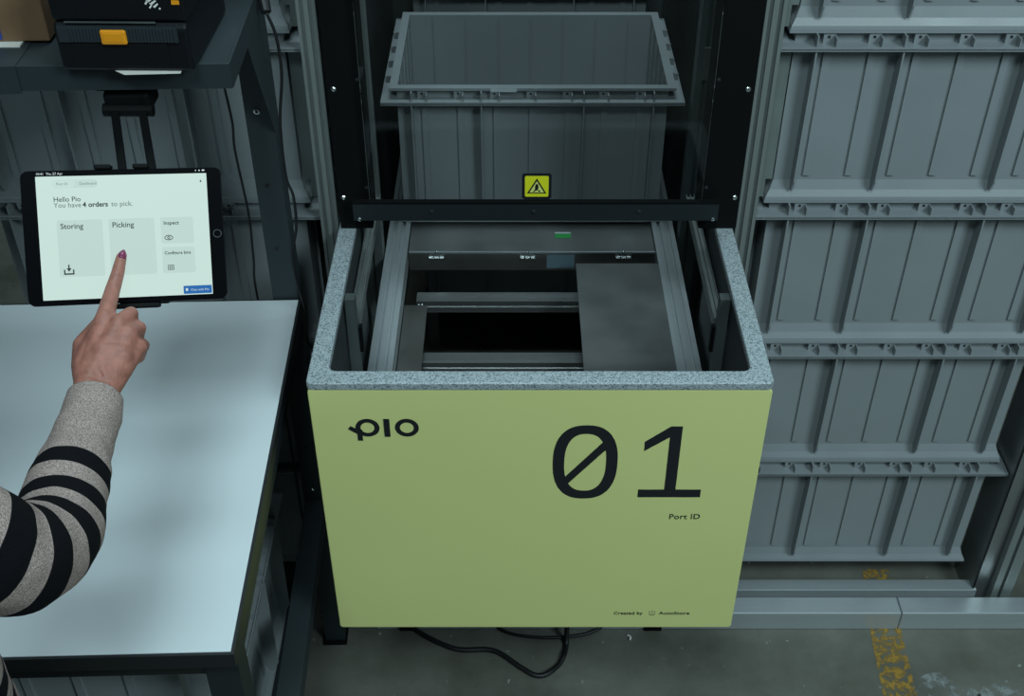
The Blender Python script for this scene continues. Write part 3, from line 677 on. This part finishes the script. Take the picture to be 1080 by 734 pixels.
# arm that holds it
arm = empty('tablet_holder', (-.53, 1.465, 1.54), 'black folding arm clamped under the shelf, holding the tablet', 'tablet holder')
def am(name, q, bevel=.0015): o = q.build(name, M['black'], arm, bevel); return o
o0 = Vector((-.53, 1.465, 1.54))
q = MB(); q.box((-.042, .02, -.012), (.042, .09, -.001)); am('clamp_plate', q, .004)
q = MB(); q.box((-.030, .012, -.040), (.034, .062, -.010)); am('clamp_block', q, .006)
q = MB(); q.cyl((-.032, .015, -.036), (.036, .015, -.036), .009, None, 16); am('hinge_pin', q, 0)
back = TM @ Vector((0.018, .016, .060))
for dx in (-.017, .021):
    q = MB(); p = Vector((dx, .014, -.036)); e = TM @ Vector((.018 + dx, .014, .070)) - o0
    d = (e - p).normalized(); u = d.cross(Vector((1, 0, 0))).normalized(); s_ = Vector((1, 0, 0))
    vv = [tuple(c_ + a * .0055 * s_ + b_ * .004 * u) for c_ in (p, e) for a, b_ in ((-1, -1), (1, -1), (1, 1), (-1, 1))]
    q.add(vv, [(3, 2, 1, 0), (4, 5, 6, 7), (0, 1, 5, 4), (1, 2, 6, 5), (2, 3, 7, 6), (3, 0, 4, 7)]); am('arm_bar', q, .001)
hold = MB()
def tb(q, a, b_): 
    q.box(a, b_, None, Matrix.Translation(-o0) @ TM)
q = MB(); tb(q, (-.014, .0080, -.090), (.050, .022, .080)); am('back_plate', q, .003)
for x0_, x1_ in ((-.034, -.013), (.014, .033)):
    q = MB(); tb(q, (x0_, -.004, .0872), (x1_, .020, .0935)); am('top_clip', q, .002)
q = MB(); tb(q, (-.024, -.005, -.0945), (.038, .020, -.0878)); am('bottom_clip', q, .002)

#PERSON#
# ------------------------------------------------------------------ person
per = empty('person', (-.765, .80, 0), 'person in striped knit sweater at the bench, pointing at the tablet with one finger', 'person')
PO = Vector((-.765, .80, 0))
def ico():
    bm = bmesh.new(); bmesh.ops.create_icosphere(bm, subdivisions=2, radius=1); v = [x.co.copy() for x in bm.verts]; f = [[x.index for x in fc.verts] for fc in bm.faces]; bm.free(); return v, f
IV, IF = ico()
def chain(q, pts, dens=.35):
    # pts: (position, radius); dense overlapping balls make a tapered limb
    for (p, r1), (e, r2) in zip(pts[:-1], pts[1:]):
        p, e = Vector(p), Vector(e); n = max(1, int((e - p).length / (dens * min(r1, r2))))
        for i in range(n + 1):
            t = i / n; c = p.lerp(e, t) - PO; r = r1 + (r2 - r1) * t
            q.add([c + v * r for v in IV], IF)
def ell(q, c, rad):
    c = Vector(c) - PO; q.add([c + Vector((v.x * rad[0], v.y * rad[1], v.z * rad[2])) for v in IV], IF)
def shrink(q, name, m, voxel, it, parent=per):
    o = q.build(name, None, None)
    md = o.modifiers.new('r', 'REMESH'); md.mode = 'VOXEL'; md.voxel_size = voxel
    ms = o.modifiers.new('s', 'SMOOTH'); ms.iterations = it; ms.factor = .5
    me = bpy.data.meshes.new_from_object(o.evaluated_get(bpy.context.evaluated_depsgraph_get()))
    bpy.data.objects.remove(o); me.name = name; me.materials.clear(); me.materials.append(m)
    me.polygons.foreach_set('use_smooth', [True] * len(me.polygons))
    o = bpy.data.objects.new(name, me); C.objects.link(o); o.parent = parent; return o
J = dict(tip=(-0.5077,1.2781,1.3954), dip=(-0.5083,1.2556,1.3862), pip=(-0.5093,1.2266,1.3784), imcp=(-0.5057,1.1721,1.3738), mmcp=(-0.4864,1.1645,1.3722), rmcp=(-0.4723,1.1573,1.3630), pmcp=(-0.4634,1.1511,1.3470), mpip=(-0.4789,1.1918,1.3681), rpip=(-0.4697,1.1831,1.3522), ppip=(-0.4650,1.1714,1.3341), mdip=(-0.4905,1.2070,1.3356), mtip=(-0.4944,1.1899,1.3365), rdip=(-0.4829,1.1973,1.3185), rtip=(-0.4859,1.1794,1.3232), pdip=(-0.4777,1.1814,1.3062), ptip=(-0.4795,1.1651,1.3131), wl=(-0.5096,1.0852,1.3408), wr=(-0.4886,1.0848,1.3323), tmc=(-0.5214,1.1148,1.3461), tmcp=(-0.5335,1.1541,1.3476), tipj=(-0.5258,1.1871,1.3492), ttip=(-0.5078,1.1927,1.3449), fa=(-0.4968,1.0532,1.3325), td1=(-0.4982,1.1544,1.3755), td2=(-0.4915,1.0941,1.3571), td3=(-0.4816,1.1485,1.3697), td4=(-0.4877,1.0898,1.3532))
q = MB()
def ch(*a): chain(q, [(J[n] if isinstance(n, str) else n, r) for n, r in a])
ch(('tip', .0074), ('dip', .0090), ('pip', .0102), ('imcp', .0122))
ch(('mmcp', .0118), ('mpip', .0100), ('mdip', .0086), ('mtip', .0076))
ch(('rmcp', .0112), ('rpip', .0096), ('rdip', .0082), ('rtip', .0072))
ch(('pmcp', .0100), ('ppip', .0086), ('pdip', .0074), ('ptip', .0066))
ch(('wl', .0165), ('imcp', .0125)); ch(('wl', .0165), ('mmcp', .0125)); ch(('wr', .0165), ('mmcp', .0125)); ch(('wr', .0165), ('rmcp', .0120)); ch(('wr', .0165), ('pmcp', .0110)); ch(('wl', .016), ('wr', .016))
ch(('wl', .0160), ('tmc', .0150), ('tmcp', .0125), ('tipj', .0105), ('ttip', .0085)); ch(('tmc', .015), ('imcp', .0115)); ch(('tmcp', .0118), ('imcp', .0110))
# the middle of the palm
mid = lambda a, b_, t=.5: tuple(Vector(J[a]).lerp(Vector(J[b_]), t))
ch((mid('wl', 'mmcp', .5), .018), (mid('wr', 'rmcp', .6), .018))
ch(('td1', .0030), ('td2', .0026)); ch(('td3', .0026), ('td4', .0024))
# forearm and upper arm under the sleeve, shoulders, trunk, neck
ch(('wl', .0170), ('fa', .024)); ch(('wr', .0170), ('fa', .024))
ch(('fa', .0245), ((-.4924, .9798, 1.3281), .028), ((-.4853, .863, 1.3252), .034), ((-.4824, .820, 1.3394), .036), ((-.5222, .77, 1.41), .040), ((-.580, .768, 1.468), .036), ((-.66, .785, 1.480), .040), ((-.765, .80, 1.50), .06))
ch(((-.765, .80, 1.50), .06), ((-.87, .785, 1.480), .040), ((-.955, .765, 1.455), .036), ((-1.0, .75, 1.32), .038), ((-1.01, .74, 1.20), .033), ((-.985, .83, 1.10), .028), ((-.975, .885, 1.05), .022))
for z, a, b_ in ((1.40, .13, .09), (1.28, .13, .09), (1.16, .12, .085), (1.04, .125, .085), (.95, .14, .09)): ell(q, (-.765, .80, z), (a, b_, .11))
for s in (-1, 1):
    ch(((-.765 + s * .08, .80, .92), .075), ((-.765 + s * .09, .79, .50), .050), ((-.765 + s * .095, .77, .10), .036), ((-.765 + s * .10, .84, .045), .03))
ch(((-.765, .80, 1.50), .06), ((-.765, .815, 1.60), .052))
# head with nose, jaw, ears
ell(q, (-.765, .835, 1.735), (.073, .092, .098)); ell(q, (-.765, .86, 1.675), (.052, .062, .062)); ell(q, (-.765, .895, 1.645), (.026, .022, .02))
ch(((-.765, .925, 1.735), .010), ((-.765, .946, 1.700), .012)); 
for s in (-1, 1):
    ell(q, (-.765 + s * .073, .825, 1.715), (.010, .018, .030)); ell(q, (-.765 + s * .009, .935, 1.698), (.008, .009, .007)); ell(q, (-.765 + s * .03, .90, 1.752), (.024, .014, .007))
ell(q, (-.765, .914, 1.668), (.020, .012, .010))
# left hand resting at the bench edge: palm, four bent fingers, thumb
lw = Vector((-.975, .885, 1.05))
for k, (dx, l, r) in enumerate(((.028, .040, .0085), (.009, .045, .0088), (-.010, .041, .0082), (-.027, .032, .0072))):
    a = lw + Vector((dx, .075, -.014)); ch((tuple(lw + Vector((dx * .5, .012, -.002))), .015), (tuple(a), .0115), (tuple(a + Vector((dx * .1, l, -.004))), r), (tuple(a + Vector((dx * .15, l * 1.55, -.018))), r * .9), (tuple(a + Vector((dx * .15, l * 1.85, -.028))), r * .78))
ch((tuple(lw + Vector((.018, .012, -.005))), .014), (tuple(lw + Vector((.048, .045, -.018))), .011), (tuple(lw + Vector((.060, .078, -.026))), .0085))
body = shrink(q, 'body', M['skin'], .0026, 4)
# finger nail
tipv, dipv = Vector(J['tip']), Vector(J['dip'])
d = (tipv - dipv).normalized(); view = (Vector((0, 0, 2.25)) - tipv).normalized(); nz = (view - d * view.dot(d)).normalized(); nx = d.cross(nz)
nz = (nz + nx * .18).normalized(); nx = d.cross(nz)
q = MB(); c = tipv + d * .0005 + nz * .0018 - PO
v = []; rows = 9; cols = 9
for i in range(rows):
    for j in range(cols):
        a = (j / (cols - 1) - .5) * 2; t = i / (rows - 1)
        wdt = .0052 * (1 - .9 * max(0, (t - .65) / .35) ** 2 * .55) * (.86 + .14 * min(1, t * 4))
        th = a * 1.0
        v.append(tuple(c + nx * wdt * math.sin(th) * 1.15 + nz * (.0060 * math.cos(th) - .0012 * (t - .4) ** 2 * 4) + d * (-.0055 + .0135 * t - .0022 * a * a * (t > .5))))
f = [(i * cols + j, i * cols + j + 1, (i + 1) * cols + j + 1, (i + 1) * cols + j) for i in range(rows - 1) for j in range(cols - 1)]
q.add(v, f); nl = q.build('nail_polish', M['nail'], body, smooth=True); md = nl.modifiers.new('t', 'SOLIDIFY'); md.thickness = .0008; md.offset = 0

def loft(name, rows, m, parent, n=72, ribk=0):
    # rows: (centre, ra, rb, across_vector, other_vector, stripe)
    v = []; st = []
    for c, ra, rb, X, Y, s in rows:
        for k in range(n):
            a = 2 * PI * k / n; v.append(Vector(c) - PO + X * ra * math.cos(a) + Y * rb * math.sin(a)); st.append(s)
    f = [(i * n + k, i * n + (k + 1) % n, (i + 1) * n + (k + 1) % n, (i + 1) * n + k) for i in range(len(rows) - 1) for k in range(n)]
    # wrinkles
    vv = []
    for i, (c, ra, rb, X, Y, s) in enumerate(rows):
        for k in range(n):
            p = v[i * n + k]; o = (p - (Vector(c) - PO)); ol = o.length or 1
            w_ = noise.noise(Vector(p) * 26) * .0028 + noise.noise(Vector(p) * 60) * .0010
            vv.append(tuple(p + o / ol * w_))
    q = MB(); q.add(vv, f); o = q.build(name, m, parent, smooth=True)
    at = o.data.attributes.new('stripe', 'FLOAT', 'POINT'); at.data.foreach_set('value', st)
    md = o.modifiers.new('t', 'SOLIDIFY'); md.thickness = .0022; md.offset = 1
    return o
def limb_rows(pts, stripe, step=.002):
    P_ = spline([p for p, r in pts], 24); Rr = []
    rs = [r for p, r in pts]
    for i in range(len(rs) - 1): Rr += [rs[i] + (rs[i + 1] - rs[i]) * (3 * (j / 24) ** 2 - 2 * (j / 24) ** 3) for j in range(24)]
    Rr.append(rs[-1]); Rr = Rr[:len(P_)]
    # resample by length
    L_ = [0]
    for a, b_ in zip(P_[:-1], P_[1:]): L_.append(L_[-1] + (b_ - a).length)
    rows = []; u = None; s = 0; i = 0
    while s < L_[-1] - 1e-6:
        while L_[i + 1] < s: i += 1
        t = (s - L_[i]) / max(1e-9, L_[i + 1] - L_[i]); p = P_[i].lerp(P_[i + 1], t); r = Rr[i] + (Rr[i + 1] - Rr[i]) * t
        i0, i1 = max(0, i - 6), min(len(P_) - 1, i + 7); d_ = (P_[i1] - P_[i0]).normalized()
        u = (u - d_ * u.dot(d_)).normalized() if u else d_.orthogonal().normalized()
        rows.append((p, r, r, u, d_.cross(u), stripe(s))); s += step
    return rows
def band(s, first=.110, per_=.050, duty=.51):
    if s < first - .01: return 0.0
    x = ((s - first) % per_) / per_
    e = .08
    if s < first: return .5 * (1 + (s - first) / .01) * 1.0
    # rises at the edge of each dark band
    if x < duty: return min(1, .5 + min(x, duty - x) / e * .5)
    y = min(x - duty, 1 - x); return max(0, .5 - y / e * .5)
arm_pts = [((-0.4945, 1.0610, 1.3380), .0312), ((-0.4937, 1.045, 1.336), .0316), ((-0.4930, 1.0279, 1.3327), .0325), ((-0.4923, 0.9880, 1.3290), .0345), ((-0.4916, .955, 1.3268), .0395), ((-0.4903, 0.9198, 1.3246), .0425), ((-0.4853, 0.8700, 1.3252), .0465), ((-0.4854, 0.8250, 1.3390), .0500), ((-0.4985, 0.7900, 1.3660), .0545), ((-0.5240, 0.7700, 1.4110), .0590), ((-.580, .768, 1.460), .064), ((-.66, .785, 1.478), .066), ((-.72, .79, 1.478), .066)]
sweater = empty('sweater', (0, 0, 0), None, None); sweater.parent = per
loft('sleeve', limb_rows(arm_pts, band), M['knit'], sweater)
# ribbed cuff edge turned inward
rw = limb_rows(arm_pts[:3], lambda s: 0)[:6]
loft('cuff_edge', [(c, ra - .002 * (3 - i), rb - .002 * (3 - i), X, Y, 0) for i, (c, ra, rb, X, Y, s) in enumerate(rw[:4])], M['knit'], sweater)
arm2 = [((-.977, .875, 1.055), .032), ((-.985, .83, 1.10), .037), ((-1.01, .745, 1.20), .045), ((-1.0, .75, 1.32), .052), ((-.955, .768, 1.455), .062), ((-.87, .785, 1.478), .066), ((-.81, .79, 1.478), .066)]
loft('sleeve', limb_rows(arm2, band, .004), M['knit'], sweater, 40)
tr = [(.86, .186, .125), (.95, .190, .130), (1.05, .190, .128), (1.15, .190, .126), (1.25, .190, .124), (1.35, .186, .122), (1.43, .190, .116), (1.49, .170, .100), (1.53, .125, .085), (1.56, .075, .070), (1.575, .062, .062)]
rows = []
for (z0, a0, b0), (z1, a1, b1) in zip(tr[:-1], tr[1:]):
    k = max(2, int((z1 - z0) / .005))
    for i in range(k):
        t = i / k; z = z0 + (z1 - z0) * t; rows.append(((-.765, .80, z), a0 + (a1 - a0) * t, b0 + (b1 - b0) * t, Vector((1, 0, 0)), Vector((0, 1, 0)), 0.0 if z < .90 else band(z - .86, .07, .046)))
loft('sweater_trunk', rows, M['knit'], sweater, 96)
q = MB()
for s in (-1, 1): chain(q, [((-.765 + s * .075, .80, .93), .098), ((-.765 + s * .088, .79, .50), .072), ((-.765 + s * .095, .775, .09), .058)])
ell(q, (-.765, .80, .93), (.165, .112, .10))
shrink(q, 'trousers', M['trouser'], .012, 3)
for s in (-1, 1):
    q = MB(); x = -.765 + s * .098
    chain(q, [((x, .745, .042), .038), ((x, .82, .038), .037), ((x + s * .004, .885, .030), .028)]); q.box(tuple(Vector((x - .036, .705, 0)) - PO), tuple(Vector((x + .036, .91, .018)) - PO)); shrink(q, 'shoe', M['shoe'], .005, 3)
q = MB(); ell(q, (-.765, .822, 1.757), (.083, .098, .094)); ell(q, (-.765, .765, 1.68), (.080, .055, .12)); ell(q, (-.765, .735, 1.61), (.060, .035, .10))
for s in (-1, 1): ell(q, (-.765 + s * .074, .79, 1.69), (.016, .035, .08))
shrink(q, 'hair', M['hair'], .006, 3)
for s in (-1, 1):
    q = MB(); c = Vector((-.765 + s * .030, .909, 1.735)) - PO; q.add([c + v * .0125 for v in IV], IF); e = q.build('eye', M['eye'], per, smooth=True)
    q = MB(); q.dome(c + Vector((0, .0118, 0)), (0, 1, 0), .0055, .001, 'iris', 12); q.build('iris', None, e)
q = MB(); ell(q, (-.765, .924, 1.669), (.019, .006, .0065)); q.build('lips', M['lip'], per, smooth=True)
